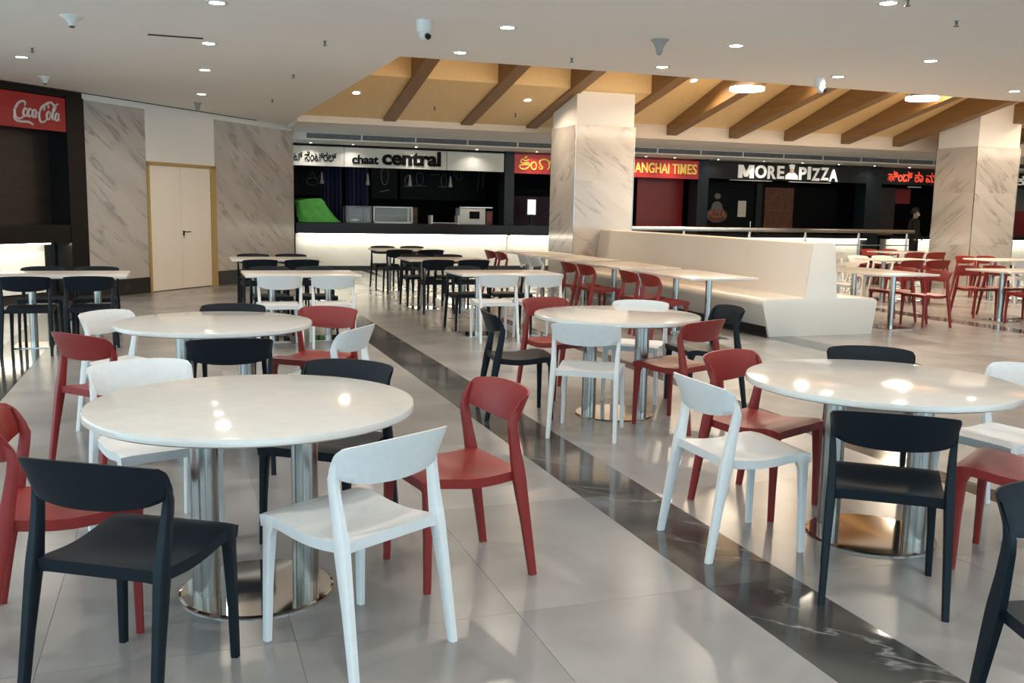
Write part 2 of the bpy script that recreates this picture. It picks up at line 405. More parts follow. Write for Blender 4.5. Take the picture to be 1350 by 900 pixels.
area(dk, 'strip_light', (-3.4, .07, .855), 16, 6.0, (1, .93, .74), 170, (R(-25), 0, 0), 'RECTANGLE', .05)
sg = thing('drinks_sign', 'glossy red sign board with cream script lettering above the drinks counter', 'sign', P0, PH)
MB().box(-6.5, -.345, -.02, .06, 2.50, 2.985).build('board', M_COKE, sg)
lx = lambda t: -1.265 + (t - .2) / 9.9 * .815
lz = lambda v: 2.605 + v * .064
fr = lambda a, b: (lx(a + .14 * b), lz(b))
letters = [[(2.0, 3.0), (2.1, 3.7), (1.5, 4.1), (.6, 3.4), (.1, 1.9), (.5, .5), (1.4, .3), (2.1, .9)],
           [(.1, 1.5), (.3, .1), (1.4, -.35), (3.2, -.3), (4.2, -.8)],
           ell(2.3, 1.75, .42, .85), [(3.6, 2.3), (3.2, 2.6), (2.85, 1.8), (3.1, .9), (3.7, 1.2)],
           ell(4.15, 1.7, .36, .8), [(4.55, 2.5), (4.5, 1.2), (4.8, 1.0)], [(4.85, 1.9), (5.3, 2.0)],
           [(7.0, 3.1), (7.0, 3.8), (6.4, 4.0), (5.6, 3.2), (5.2, 1.7), (5.6, .2), (6.4, .1), (7.0, .9)],
           [(6.2, 2.6), (6.3, 3.9), (7.4, 4.6), (8.3, 4.0), (9.1, 4.5)],
           ell(7.25, 1.6, .4, .85), [(7.8, 1.2), (8.3, 2.7), (8.6, 3.6), (8.3, 3.7), (8.1, 2.2), (8.2, .9), (8.6, 1.0)],
           ell(9.1, 1.5, .38, .8), [(9.5, 2.3), (9.45, 1.0), (9.8, .9)]]
stroke(sg, 'lettering', letters, M_SCRIPT, .019, fr, -.026)

# ---- shopfront wall
YW = 22.40
wallB = struct('wall_back')
TN = [7]
def B(mb, n, m, **k):
    TN[0] += 1; return sbuild(mb, 'trim_%d' % TN[0], m, **k)
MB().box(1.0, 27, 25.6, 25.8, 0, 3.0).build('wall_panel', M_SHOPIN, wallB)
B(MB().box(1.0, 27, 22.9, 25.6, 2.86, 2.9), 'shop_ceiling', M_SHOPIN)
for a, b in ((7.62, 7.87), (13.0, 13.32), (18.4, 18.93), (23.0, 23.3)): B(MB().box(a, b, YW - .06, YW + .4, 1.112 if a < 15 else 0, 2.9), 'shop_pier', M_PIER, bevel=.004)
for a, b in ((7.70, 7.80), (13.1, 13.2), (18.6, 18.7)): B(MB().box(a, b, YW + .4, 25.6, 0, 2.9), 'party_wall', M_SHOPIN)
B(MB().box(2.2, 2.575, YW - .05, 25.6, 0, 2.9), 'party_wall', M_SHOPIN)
sbuild(MB().box(27, 27.2, -7, 26, 0, 6), 'wall_right', M_CREAM)

def counter(x0, x1, label, top=1.11, lip=.865, name='serving_counter'):
    c = thing(name, label, 'counter', (0, YW, 0))
    MB().box(x0, x1, -.14, .62, lip, top).build('counter_slab', M_BLACK, c, bevel=.008)
    MB().box(x0 + .01, x1 - .01, .04, .3, .11, lip).build('lit_front', M_MARBW, c)
    MB().box(x0, x1, .06, .4, 0, .11).build('plinth', M_BASE, c)
    MB().box(x0 + .05, x1 - .05, -.10, -.06, lip - .014, lip - .002).build('light_strip', M_LED, c)
    area(c, 'strip_light', ((x0 + x1) / 2, -.08, lip - .02), 3.0 * (x1 - x0), x1 - x0 - .1, (1, .93, .74), 170, (R(-25), 0, 0), 'RECTANGLE', .05)
    return c
counter(2.58, 7.74, 'long black counter with glowing marble front below the white chaat sign')
counter(7.74, 13.0, 'black counter with glowing marble front below the red sign')
counter(13.0, 18.55, 'black counter with glowing white front below the pizza sign', .96)
counter(19.3, 26.0, 'black counter with glowing front behind the marble pillar nearer the rail end', .96)

def board(name, x0, x1, z0, z1, m, label, panels=None):
    s = thing(name, label, 'sign', (0, YW, 0))
    if panels:
        for a, b in panels: MB().box(a + .006, b - .006, -.06, .04, z0, z1).build('sign_panel', m, s, bevel=.004)
    else: MB().box(x0, x1, -.06, .04, z0, z1).build('board', m, s, bevel=.004)
    return s
s1 = board('shop_sign', 2.58, 7.6, 2.40, 2.845, M_SIGNW, 'white sign band with black lettering over the chaat counter', [(2.4, 3.70), (3.70, 6.15), (6.15, 7.60)])
lettering('kannada', 'ಚಾಟ್ ಸೆಂಟ್ರಲ್', M_INK, s1, 2.34, 3.52, 2.50, 2.72, -.065, offset=.012)
lettering('chaat', 'chaat', M_INK, s1, 3.88, 4.50, 2.475, 2.685, -.066, .02, .034)
lettering('central', 'central', M_INK, s1, 4.58, 6.0, 2.47, 2.82, -.066, .02, .04, .98)
B(MB().box(2.5, 7.6, YW + .05, YW + .12, 2.845, 2.90), 'shadow_gap', M_DARKGAP)
def letter_m(parent, m, x0, x1, z0, z1, y, t, part):
    w_, h_ = x1 - x0, z1 - z0; k = t * w_
    P = [(0, 0), (k, 0), (k, h_ * .55), (w_ / 2, h_ * .12), (w_ - k, h_ * .55), (w_ - k, 0), (w_, 0), (w_, h_), (w_ - k * .9, h_), (w_ / 2, h_ * .52), (k * .9, h_), (0, h_)]
    L_ = [(0, 0), (k, 0), (k, h_), (0, h_)]; R_ = [(w_ - k, 0), (w_, 0), (w_, h_), (w_ - k, h_)]
    V_ = [(k * .2, h_), (k * 1.1, h_), (w_ / 2, h_ * .48), (w_ - k * 1.1, h_), (w_ - k * .2, h_), (w_ / 2 + k * .35, h_ * .10), (w_ / 2 - k * .35, h_ * .10)]
    mb = MB()
    for q in (L_, R_): mb.prism_y([(x0 + a, z0 + b) for a, b in q], y - .02, y + .02)
    for q in ([V_[0], V_[1], V_[2], (w_ / 2, h_ * .10), V_[6]], [V_[4], V_[5], (w_ / 2, h_ * .10), V_[2], V_[3]]): mb.prism_y([(x0 + a, z0 + b) for a, b in q], y - .019, y + .019)
    return mb.build(part, m, parent)
s2 = board('shop_sign', 7.87, 13.0, 2.38, 2.86, M_SIGNR, 'red sign board with yellow lettering partly hidden behind the marble pillar')
stroke(s2, 'lettering', [[(.95, .95), (.6, .8), (.3, .95), (.15, .7), (.45, .55), (.85, .6), (.95, .3), (.6, .02), (.15, .1), (.05, .35), (.4, .42), (.9, .45)], [(.5, 1.05), (.75, 1.2)],
   ell(1.42, .35, .27, .34), [(1.95, .3), (2.1, .05), (2.3, .2), (2.1, .45), (2.0, .8), (2.4, 1.0), (2.85, .85), (2.95, .3), (2.8, .05)], [(2.95, .5), (3.1, .9), (3.35, .85), (3.4, .3), (3.2, .05)], ell(3.85, .38, .3, .36)],
   M_LETY, .024, lambda a, b: (7.98 + a * .27, 2.48 + b * .26), -.072)
lettering('latin', 'SHANGHAI TI', M_LETY, s2, 10.84, 12.42, 2.50, 2.76, -.066, .012, .014)
letter_m(s2, M_LETY, 12.45, 12.62, 2.50, 2.76, -.066, .24, 'lettering')
lettering('latin', 'ES', M_LETY, s2, 12.66, 12.94, 2.50, 2.76, -.066, .012, .014)
s3 = board('shop_sign', 13.32, 18.4, 2.42, 2.87, M_SIGNB, 'black sign board with white lettering and a chef emblem over the pizza counter')
letter_m(s3, M_LETW, 14.20, 14.68, 2.455, 2.80, -.066, .27, 'letter')
for i, (ch, x0, x1, dz) in enumerate([('O', 14.72, 15.08, .01), ('R', 15.12, 15.38, 0), ('E', 15.42, 15.64, .01), ('P', 16.12, 16.36, .0), ('I', 16.40, 16.50, .02), ('Z', 16.54, 16.80, -.01), ('Z', 16.83, 17.09, .01), ('A', 17.10, 17.40, -.02)]):
    lettering('letter', ch, M_LETW, s3, x0, x1, 2.455 + dz, 2.80 + dz, -.066, .02, .03, part='letter')
em = MB(); fx = 15.88
em.prism_y([(fx - .20, 2.46), (fx + .20, 2.46), (fx + .19, 2.56), (fx + .10, 2.635), (fx - .10, 2.635), (fx - .19, 2.56)], -.085, -.066)
em.build('emblem_coat', M_LETW, s3)
MB().prism_y([(a, b) for a, b in ell(fx, 2.685, .065, .07, 14)[:-1]], -.088, -.066).build('emblem_face', M_SKIN, s3)
hat = [(fx - .065, 2.735), (fx + .065, 2.735), (fx + .07, 2.79), (fx + .10, 2.83), (fx + .05, 2.86), (fx, 2.875), (fx - .05, 2.86), (fx - .10, 2.83), (fx - .07, 2.79)]
MB().prism_y(hat, -.088, -.066).build('emblem_hat', M_LETW, s3)
for a, b in ((13.95, 15.25), (15.8, 17.15)):
    MB().box(a, b, -.10, -.07, 2.385, 2.40).build('light_bar', M_FRAMEW, s3)
lettering('small', '...', M_CHALK, s3, 13.42, 13.85, 2.78, 2.80, -.066) if False else None
s4 = board('shop_sign', 18.93, 23.0, 2.42, 2.87, M_SIGNB, 'dark sign board with glowing red lettering beside the marble pillar')
lettering('kannada', 'ಹಿಂದ್ ಕಾ ಮುಖ್ಯ', M_LETR, s4, 19.12, 21.7, 2.50, 2.80, -.066, .012, .015)
s5 = board('shop_sign', 23.3, 26.5, 2.42, 2.87, M_SIGNB, 'dark sign board with white lettering beyond the marble pillar')
lettering('kannada', 'ಕುರಿ', M_LETW, s5, 23.85, 25.0, 2.52, 2.80, -.066, .012, .012)

# ---- soffit spotlights above the signs
def downlight(x, y, z, label, grp, r=.075, power=LAMP_W, colr=LAMP_COL, name='downlight', rx=0.0, spread=150):
    t = thing(name, label, 'ceiling light', (x, y, z), 0, grp)
    if rx: t.rotation_euler = (rx, 0, 0)
    n = 24; mb = MB(); ri, ro = r * .82, r * 1.22
    mb.lathe([(ro, -.006), (ro, .0)], n) if False else None
    rings = [[(rr * math.cos(2 * math.pi * k / n), rr * math.sin(2 * math.pi * k / n), zz) for k in range(n)] for rr, zz in ((ro, 0), (ro, -.006), (ri, -.008), (ri, 0))]
    mb.loft(rings, close=False); mb.build('trim_ring', M_PLW, t, smooth=40)
    MB().lathe([(ri, -.004), (ri * .9, -.0055), (ri, -.001)], n).build('lens', M_LAMP, t)
    if power: area(t, 'lamp', (0, 0, -.012), power, ri * 2, colr, spread)
    return t
for x in (2.9, 3.86, 5.33, 6.8, 8.34, 9.9, 11.3, 12.72 - .6, 13.4, 14.8, 16.0, 17.2, 18.4, 19.6):
    downlight(x, 22.05, 2.90, 'small recessed spotlight in the soffit above the shop signs', 'soffit spotlights above the signs', .038, 2.6, spread=130)

# ---- pillars
def pillar(x0, y0, label, s=1.2):
    p = thing('marble_pillar', label, 'pillar', (x0, y0, 0))
    MB().box(.02, s - .02, .02, s - .02, 0, 4.2).build('core', M_WALLW, p)
    zs = [(.0, .93), (.93, 2.05), (2.05, 3.05)]
    for z0, z1 in zs:
        MB().box(.012, s - .012, 0, .02, z0 + .001, z1 - .001).build('marble_panel', M_MARB, p)
        MB().box(0, .02, .012, s - .012, z0 + .001, z1 - .001).build('marble_panel', M_MARBS, p)
        MB().box(s - .02, s, .012, s - .012, z0 + .001, z1 - .001).build('marble_panel', M_MARBS, p)
        MB().box(.012, s - .012, s - .02, s, z0 + .001, z1 - .001).build('marble_panel', M_MARB, p)
    for x, y in ((0, 0), (s, 0), (0, s), (s, s)):
        MB().box(x - .004 if x == 0 else x - .010, x + .010 if x == 0 else x + .004, y - .004 if y == 0 else y - .010, y + .010 if y == 0 else y + .004, 0, 3.05).build('corner_trim', M_STEEL, p)
    return p
pillar(6.91, 16.30, 'square marble pillar standing behind the end of the white bench')
pillar(16.42, 16.45, 'square marble pillar standing past the end of the steel rail')

# ================================================================== FURNITURE
# ---- the chair: stacking plastic chair with a curved back band
def chair_meshes(mt, tagc):
    D = {}
    OY_ = -.25      # local origin under the seat, back feet at y=-.25
    # back band
    nu, nv = 20, 6; th = .0085; front = []; back = []
    for i in range(nu + 1):
        u = -1 + 2 * i / nu; a = abs(u)
        cr = max(0, (a - .86) / .14)
        zb = .662 - .040 * (1 - u * u) + .006 * cr; zt = .756 + .020 * (1 - u * u) - .014 * cr ** 2.2
        for j in range(nv + 1):
            v = j / nv
            yy = .116 - .044 * v ** 1.2 - (.062 + .006 * v) * (1 - u * u) + .010 * cr * cr
            zz = zb + (zt - zb) * v; xx = (.225 + .008 * v) * math.sin(u * 1.40) / math.sin(1.40)
            nx = -u * .35; t = th * (1.0 if 0 < j < nv else .6)
            front.append((xx - nx * t * .6, yy + OY_ + t, zz)); back.append((xx + nx * t * .6, yy + OY_ - t, zz))
    W = nv + 1; N = len(front); vs = front + back; fs = []
    for i in range(nu):
        for j in range(nv):
            p = i * W + j; fs.append((p, p + 1, p + W + 1, p + W)); fs.append((N + p, N + p + W, N + p + W + 1, N + p + 1))
        p = i * W; fs.append((p, p + W, N + p + W, N + p)); p += nv; fs.append((p, N + p, N + p + W, p + W))
    for j in range(nv):
        fs.append((j, N + j, N + j + 1, j + 1)); p = nu * W + j; fs.append((p, p + 1, N + p + 1, N + p))
    D['backrest'] = MB().add(vs, fs).mesh('backrest', mt, smooth=55)
    # seat shell
    nx_, ny_ = 10, 12; top = []; bot = []
    for i in range(nx_ + 1):
        s = -1 + 2 * i / nx_
        for j in range(ny_ + 1):
            v = j / ny_
            hw = .205 + .014 * v
            y = .075 + .438 * v
            z = .4625 - .030 * math.sin(math.pi * min(1, v / .86) ) ** 1.4 * (1 - .45 * s * s) - .010 * max(0, (v - .86) / .14) ** 2 - .006 * max(0, abs(s) - .9) * 10 * .6
            z -= .010 * (1 - v)
            x = hw * s
            top.append((x, y + OY_, z)); 
            e = .026 if (i in (0, nx_) or j in (0, ny_)) else .014
            zb = z - (.040 if (i in (0, nx_) or j in (0, ny_)) else .012)
            bot.append((x * .985, .294 + (y - .294) * .985 + OY_, zb))
    W = ny_ + 1; N = len(top); vs = top + bot; fs = []
    for i in range(nx_):
        for j in range(ny_):
            p = i * W + j; fs.append((p, p + W, p + W + 1, p + 1)); fs.append((N + p, N + p + 1, N + p + W + 1, N + p + W))
        p = i * W; fs.append((p, N + p, N + p + W, p + W)); p += ny_; fs.append((p, p + W, N + p + W, N + p))
    for j in range(ny_):
        fs.append((j, j + 1, N + j + 1, N + j)); p = nx_ * W + j; fs.append((p, N + p, N + p + 1, p + 1))
    D['seat'] = MB().add(vs, fs).mesh('seat', mt, smooth=45)
    def leg(sections):
        """sections: (cx, cy, z, half x, half y); rounded rectangle rings"""
        rings = []
        for cx, cy, z, hx, hy in sections:
            c = .32; r = []
            for sx, sy in ((1, 1), (-1, 1), (-1, -1), (1, -1)):
                k = [(sx * hx, sy * hy * (1 - c)), (sx * hx * (1 - c), sy * hy)]
                if sx * sy < 0: k.reverse()
                r += [(cx + a, cy + b + OY_, z) for a, b in k]
            rings.append(r)
        return MB().loft(rings)
    for sd, s in (('L', -1), ('R', 1)):
        D['bleg' + sd] = leg([(s * .222, .016, 0, .013, .016), (s * .217, .050, .22, .015, .020), (s * .212, .084, .415, .018, .027), (s * .211, .090, .455, .018, .026),
                              (s * .212, .104, .53, .015, .022), (s * .215, .118, .61, .013, .020), (s * .217, .122, .65, .011, .019), (s * .220, .112, .69, .008, .013), (s * .222, .096, .722, .005, .008), (s * .223, .086, .742, .003, .005)]).mesh('leg', mt, smooth=40)
        D['fleg' + sd] = leg([(s * .211, .489, 0, .0125, .0135), (s * .206, .486, .22, .015, .016), (s * .200, .482, .385, .0185, .021), (s * .196, .474, .425, .023, .031), (s * .193, .468, .452, .025, .036)]).mesh('leg', mt, smooth=40)
    return D
CM = {'N': chair_meshes(M_NAVY, 'N'), 'R': chair_meshes(M_RED, 'R'), 'W': chair_meshes(M_WHITE, 'W')}
CNAME = {'N': 'navy', 'R': 'red', 'W': 'white'}
def chair(c, x, y, a, label, group, bf=True):
    """x, y: midpoint of the back feet on the floor when bf, else under the seat; a: turn about z (0 faces +y)"""
    if bf: x, y = x - .25 * math.sin(a), y + .25 * math.cos(a)
    t = thing('plastic_chair', label, 'chair', (x, y, 0), a, group)
    D = CM[c]
    link('seat', D['seat'], t); link('backrest', D['backrest'], t)
    for k in ('blegL', 'blegR', 'flegL', 'flegR'): link('leg', D[k], t)
    return t

# ---- round tables
TOPM = MB().lathe([(.58, .716), (.602, .718), (.610, .724), (.611, .742), (.607, .749), (.600, .750)], 72).mesh('tabletop', M_TOP, smooth=35)
SUBM = MB().lathe([(.42, .703), (.42, .717)], 40).mesh('support_plate', M_STEEL, smooth=35)
COLM = MB().lathe([(.052, .010), (.052, .712)], 32).mesh('column', M_STEEL, smooth=35)
BASM = MB().lathe([(.293, 0), (.294, .006), (.285, .011), (.03, .013)], 64).mesh('base_disc', M_MIRROR, smooth=25)
def round_table(x, y, ca, label):
    t = thing('round_table', label, 'table', (x, y, 0), ca, 'round dining tables')
    tt = link('tabletop', TOPM, t); link('support_plate', SUBM, tt)
    for s in (-1, 1): link('column', COLM, t, (s * .19, 0, 0))
    link('base_disc', BASM, t)
round_table(.264, 3.70, .08, 'round glossy white table on the door side of the dark stripe, farther from the shops')
round_table(.219, 6.344, .05, 'round white table on the door side of the dark stripe, nearer the shops')
round_table(3.051, 6.323, -.49, 'round white table on the bench side of the dark stripe, nearer the shops')
round_table(3.068, 3.535, -.80, 'round white table on the bench side of the dark stripe, farther from the shops')
TP = {'T1': 'door-side round table far from shops', 'T2': 'door-side round table near shops', 'T3': 'bench-side round table near shops', 'T4': 'bench-side round table far from shops'}
AW, TW, ST, DR, BN = 'back to open hall', 'back to shops', 'back to stripe', 'back to drinks counter', 'back to bench'
for c, t, side, x, y, a in [
    ('N', 'T1', AW, -.291, 2.831, -.562), ('W', 'T1', AW, .690, 2.909, .531), ('R', 'T1', ST, 1.334, 3.750, 1.745), ('N', 'T1', TW, .791, 4.473, 2.492),
    ('W', 'T1', TW, -.200, 4.690, -2.813), ('R', 'T1', DR, -.657, 3.602, -1.518),
    ('R', 'T2', DR, -.578, 5.690, -.856), ('W', 'T2', DR, -.512, 6.891, -2.266), ('N', 'T2', TW, .394, 7.258, 2.910), ('N', 'T2', AW, .257, 5.314, -.041),
    ('R', 'T2', TW, 1.064, 6.930, 2.503), ('W', 'T2', ST, 1.086, 5.736, .969),
    ('N', 'T3', ST, 2.069, 6.536, -1.725), ('R', 'T3', TW, 2.855, 7.413, -2.847), ('W', 'T3', AW, 2.467, 5.597, -.575), ('W', 'T3', TW, 3.640, 7.067, 2.501),
    ('R', 'T3', BN, 3.45, 5.629, .45), ('N', 'T3', BN, 4.194, 6.506, 1.494),
    ('N', 'T4', AW, 2.498, 2.776, -.645), ('W', 'T4', ST, 2.120, 3.653, -1.582), ('R', 'T4', TW, 2.724, 4.372, -2.729), ('N', 'T4', TW, 3.675, 4.349, 2.587),
    ('W', 'T4', BN, 4.08, 3.56, 1.72), ('R', 'T4', AW, 3.556, 2.771, .553)]:
    chair(c, x, y, a, '%s chair at the %s, %s' % (CNAME[c], TP[t], side), 'chairs around the round tables')
chair('N', 2.32, 1.95, 2.97, 'navy chair apart from the tables, beside the end of the dark stripe', 'chairs around the round tables')

# ---- rectangular tables on two columns
RTM = MB().box(-.62, .62, -.40, .40, .722, .75).mesh('tabletop', M_TOPR, bevel=.006, smooth=40)
RCM = MB().lathe([(.038, .01), (.038, .722)], 20).mesh('column', M_STEEL, smooth=35)
RBM = MB().box(-.19, .19, -.22, .22, 0, .010).mesh('base_plate', M_MIRROR, bevel=.003)
BTM = MB().box(-.46, .46, -.75, .75, .722, .75).mesh('tabletop', M_TOPR, bevel=.006, smooth=40)
def rect_table(x, y, label, bench=False, group='rectangular dining tables'):
    t = thing('rectangular_table', label, 'table', (x, y, 0), 0, group)
    link('tabletop', BTM if bench else RTM, t)
    for s in (-1, 1):
        p = (0, s * .40, 0) if bench else (s * .31, 0, 0)
        cl_ = link('column', RCM, t, p); link('base_plate', RBM, cl_)
    return t
def row_chairs(c, tx, ty, side, label, group, dx=.275, back=.79):
    for s in (-1, 1):
        chair(c, tx + s * dx + random.uniform(-.02, .02), ty + (-back if side == 'near' else back), (0 if side == 'near' else math.pi) + random.uniform(-.05, .05), label + (', door end' if tx < 6 and s < 0 else ', bench end' if (tx < 6) == (s > 0) else ', pillar end'), group)
for x, y, lab, nc, fc in [
    (-1.11, 10.87, 'table in front of the drinks counter', 'N', 'N'), (1.30, 10.85, 'table between round table and door', 'W', 'N'),
    (1.32, 13.85, 'table nearest the double door', 'N', 'N'), (3.70, 10.85, 'table between stripe and bench chairs', 'W', 'N'),
    (3.78, 13.85, 'middle table before the chaat counter', 'N', 'N'), (3.93, 17.0, 'table nearest the chaat counter', 'N', 'N')]:
    rect_table(x, y, 'white rectangular ' + lab)
    row_chairs(nc, x, y, 'near', '%s chair facing shops at the %s' % (CNAME[nc], lab), '%s chairs, near side, %s' % (CNAME[nc], lab))
    row_chairs(fc, x, y, 'far', '%s chair, back to shops, at the %s' % (CNAME[fc], lab), '%s chairs, far side, %s' % (CNAME[fc], lab))

# ---- double-sided bench
pf = [(6.86, .12), (6.75, .40), (6.76, .44), (6.80, .465), (7.36, .475), (7.44, 1.15), (7.46, 1.16), (7.74, 1.16), (7.76, 1.15), (7.84, .475), (8.40, .465), (8.45, .44), (8.46, .40), (8.40, .12)]
bench = thing('double_bench', 'long cream double-sided bench with a tall shared back', 'bench')
MB().prism_y(pf, 9.95, 16.27).build('bench_body', M_BENCH, bench, bevel=.012, smooth=40)
pe = [(6.865, 0)] + [(x, z) for x, z in pf[1:-1]] + [(8.405, 0)]
MB().prism_y(pe, 9.915, 9.955).build('end_panel', M_BENCH, bench, bevel=.006, smooth=40)
MB().box(6.95, 8.32, 9.96, 16.25, 0, .12).build('plinth', M_BASE, bench)
for i, (y, cc) in enumerate([(10.43, 'RR'), (12.28, 'RR'), (14.2, 'WW'), (15.85 + .12, 'RR')]):
    pos = ['table at the open end of the bench', 'second bench table from the open end', 'third bench table from the open end', 'table at the pillar end of the bench'][i]
    rect_table(6.05, y, 'white long ' + pos + ', on the stripe side', True, 'bench tables')
    for k, s in enumerate((-1, 1)):
        chair(cc[k], 5.21 + random.uniform(-.02, .02), y + s * .29, -math.pi / 2 + random.uniform(-.04, .04), '%s chair at the %s, stripe side, %s' % (CNAME[cc[k]], pos, ('hall end', 'pillar end')[k]), 'chairs at the %s, stripe side' % pos)
for i, (y, cc) in enumerate([(10.85, 'RR'), (12.75, 'WW'), (14.6, 'RR')]):
    pos = ['table at the open end of the bench', 'second bench table from the open end', 'third bench table from the open end'][i]
    rect_table(9.16, y, 'white long ' + pos + ', on the rail side', True, 'bench tables')
    for k, s in enumerate((-1, 1)):
        chair(cc[k], 10.07, y + s * .33, math.pi / 2 + random.uniform(-.04, .04), '%s chair at the %s, rail side, %s' % (CNAME[cc[k]], pos, ('hall end', 'pillar end')[k]), 'chairs at the %s, rail side' % pos)
for x, y, lab, nc, fc in [
    (11.85, 10.9, 'first-row table past the bench', 'R', 'R'), (12.25, 13.9, 'second-row table past the bench', 'R', 'W'),
    (12.4, 16.9, 'table past the bench beside the rail', 'W', 'R'), (14.75, 13.9, 'table before the far marble pillar', 'W', 'R'), (15.0, 16.9, 'table between rail and far pillar', 'R', 'R')]:
    rect_table(x, y, 'white rectangular ' + lab)
    row_chairs(nc, x, y, 'near', '%s chair facing shops at the %s' % (CNAME[nc], lab), '%s chairs, near side, %s' % (CNAME[nc], lab))
    row_chairs(fc, x, y, 'far', '%s chair, back to shops, at the %s' % (CNAME[fc], lab), '%s chairs, far side, %s' % (CNAME[fc], lab))

# ---- queue rail in front of the pizza counter
rl = thing('queue_rail', 'broad brushed steel queue rail on posts before the pizza counter', 'railing', (0, 20.5, 0))
MB().box(9.6, 18.42, -.16, .16, 1.07, 1.17).build('top_rail', M_RAIL, rl, bevel=.015, smooth=40)
MB().box(9.6, 18.38, -.02, .02, .74, .77).build('lower_rail', M_RAIL, rl)
for x in (9.9, 11.6, 13.45, 15.1, 16.75, 18.3):
    po = MB().lathe([(.03, 0), (.03, 1.07)], 16, (x, 0, 0)).build('post', M_RAIL, rl, smooth=40)
    MB().lathe([(.075, 0), (.07, .012)], 16, (x, 0, 0)).build('post_foot', M_RAIL, po, smooth=40)

# ================================================================== SHOP CONTENTS
SY = 22.75
# chaat shop
cl = MB(); n = 12; rings = []
for i in range(n + 1):
    v = i / n; zz = 1.12 + .50 * v; fl = (1 - v) ** 1.6
    ring = []
    for k in range(28):
        a = 2 * math.pi * k / 28; wv = 1 + .10 * fl * math.sin(5 * a + 1) + .05 * math.sin(9 * a + 3 * v)
        bx, by = .34 + .16 * fl, .22 + .10 * fl
        ring.append((2.96 + bx * wv * math.copysign(abs(math.cos(a)) ** .6, math.cos(a)) + .20 * fl, SY + .1 + by * wv * math.copysign(abs(math.sin(a)) ** .6, math.sin(a)), zz + .05 * v * math.sin(2 * a + 4 * v) * (1 - fl)))
    rings.append(ring)
tag(cl.loft(rings).build('cloth_cover', M_GREEN, smooth=70), 'bright green cloth draped over equipment on the chaat counter', 'cloth')
def glass_case(x0, x1, z1, label, m):
    t = thing('display_case', label, 'display case', (0, SY, 0)); z0 = 1.115
    d = .42
    for x in (x0, x1 - .03):
        for y in (0, d - .03): MB().box(x, x + .03, y, y + .03, z0, z1).build('case_post', m, t)
    MB().box(x0, x1, 0, d, z1 - .02, z1 + .01).build('case_top', m, t)
    MB().box(x0, x1, 0, d, z0 - .003, z0 + .03).build('case_base', m, t)
    MB().box(x0 + .03, x1 - .03, .01, .016, z0 + .03, z1 - .02).build('pane', M_GLASS, t)
    MB().box(x0 + .03, x1 - .03, .05, d - .04, z0 + .18, z0 + .19).build('shelf', M_GLASS, t)
    return t
glass_case(3.80, 4.42, 1.50, 'low glass display case beside the green cloth', mat('case_grey', (.16, .17, .17), .5))
glass_case(4.46, 5.42, 1.50, 'white-framed glass display case on the chaat counter', M_FRAMEW)
rk = thing('wire_rack', 'small white wire rack with two end posts on the chaat counter', 'rack', (0, SY, 0))
for x in (5.88, 6.56): MB().box(x, x + .045, 0, .30, 1.111, 1.32).build('rack_end', M_FRAMEW, rk)
for q in range(3): MB().tube([(5.90, .02 + .12 * q, 1.135), (6.58, .02 + .12 * q, 1.135)], .009, 6).build('rack_wire', M_FRAMEW, rk)
mc = thing('counter_machine', 'white boxy kitchen machine with a blank dark panel on the chaat counter', 'machine', (0, SY, 0))
bd_ = MB().box(6.62, 7.28, .02, .45, 1.111, 1.52).build('body', M_FRAMEW, mc, bevel=.02, smooth=40)
MB().box(6.86, 7.12, .005, .03, 1.25, 1.43).build('panel', M_INK, bd_)
MB().box(6.60, 7.46, .0, .47, 1.515, 1.545).build('lid', M_STEEL, mc, bevel=.006)
rb = thing('red_box', 'small red and black carton beside the white machine', 'carton', (0, SY, 0))
MB().box(7.31, 7.48, .05, .35, 1.111, 1.45).build('carton', M_REDBR, rb, bevel=.005)
MB().box(7.335, 7.455, .045, .052, 1.20, 1.38).build('label_print', M_REDDK, rb)
bl = MB().box(3.95, 4.12, SY + .06, SY + .20, 1.15, 1.19)
bl.box(3.98, 4.09, SY + .08, SY + .18, 1.19, 1.205)
tag(bl.build('takeout_box', M_FRAMEW, bevel=.006), 'small white takeout box inside the low glass case', 'box')
for x in (3.30, 4.40, 5.44, 6.47):
    t = thing('pendant_bulb', 'small pale pendant bulb hanging behind the white sign', 'pendant', (x, 23.15, 0), 0, 'pendants over the chaat counter')
    MB().tube([(0, 0, 2.86), (0, 0, 2.27)], .006, 6).build('cord', M_INK, t)
    MB().lathe([(.05, 2.02), (.045, 2.06), (.03, 2.14), (.02, 2.25), (.015, 2.29)], 14).build('shade', mat('pendant_shade', (.45, .43, .40), .5), t, smooth=60)
for i, (a, b, m) in enumerate([(3.42, 3.95, M_BLUE), (4.05, 4.62, M_BLUE)]):
    mb = MB(); pts = [(a + (b - a) * k / 20, 24.2 + .03 * math.sin(k * 1.7)) for k in range(21)]
    mb.loft([[(x, y, 1.0) for x, y in pts] + [(x, y + .02, 1.0) for x, y in reversed(pts)], [(x, y, 2.859) for x, y in pts] + [(x, y + .02, 2.859) for x, y in reversed(pts)]])
    tag(mb.build('blue_curtain', m, smooth=60), 'dark blue curtain panel hanging at the back of the chaat shop', 'curtain', 'blue curtain panels')
def menu(x0, x1, z0, z1, label, doodles, y=24.0):
    t = thing('menu_board', label, 'menu board', (0, y, 0))
    MB().box(x0, x1, 0, .04, z0, z1).build('board', M_BOARD, t)
    f = lambda a, b: (x0 + (x1 - x0) * a, z0 + (z1 - z0) * b)
    for d in doodles: stroke(t, 'chalk_drawing', [d], M_CHALK, .013, f, -.008)
    return t
menu(2.7, 3.4, 1.75, 2.859, 'dark menu board with chalk sketches above the green cloth', [ell(.3, .75, .12, .10), [(.55, .35), (.7, .5), (.85, .35), (.95, .45)], ell(.7, .3, .2, .08)])
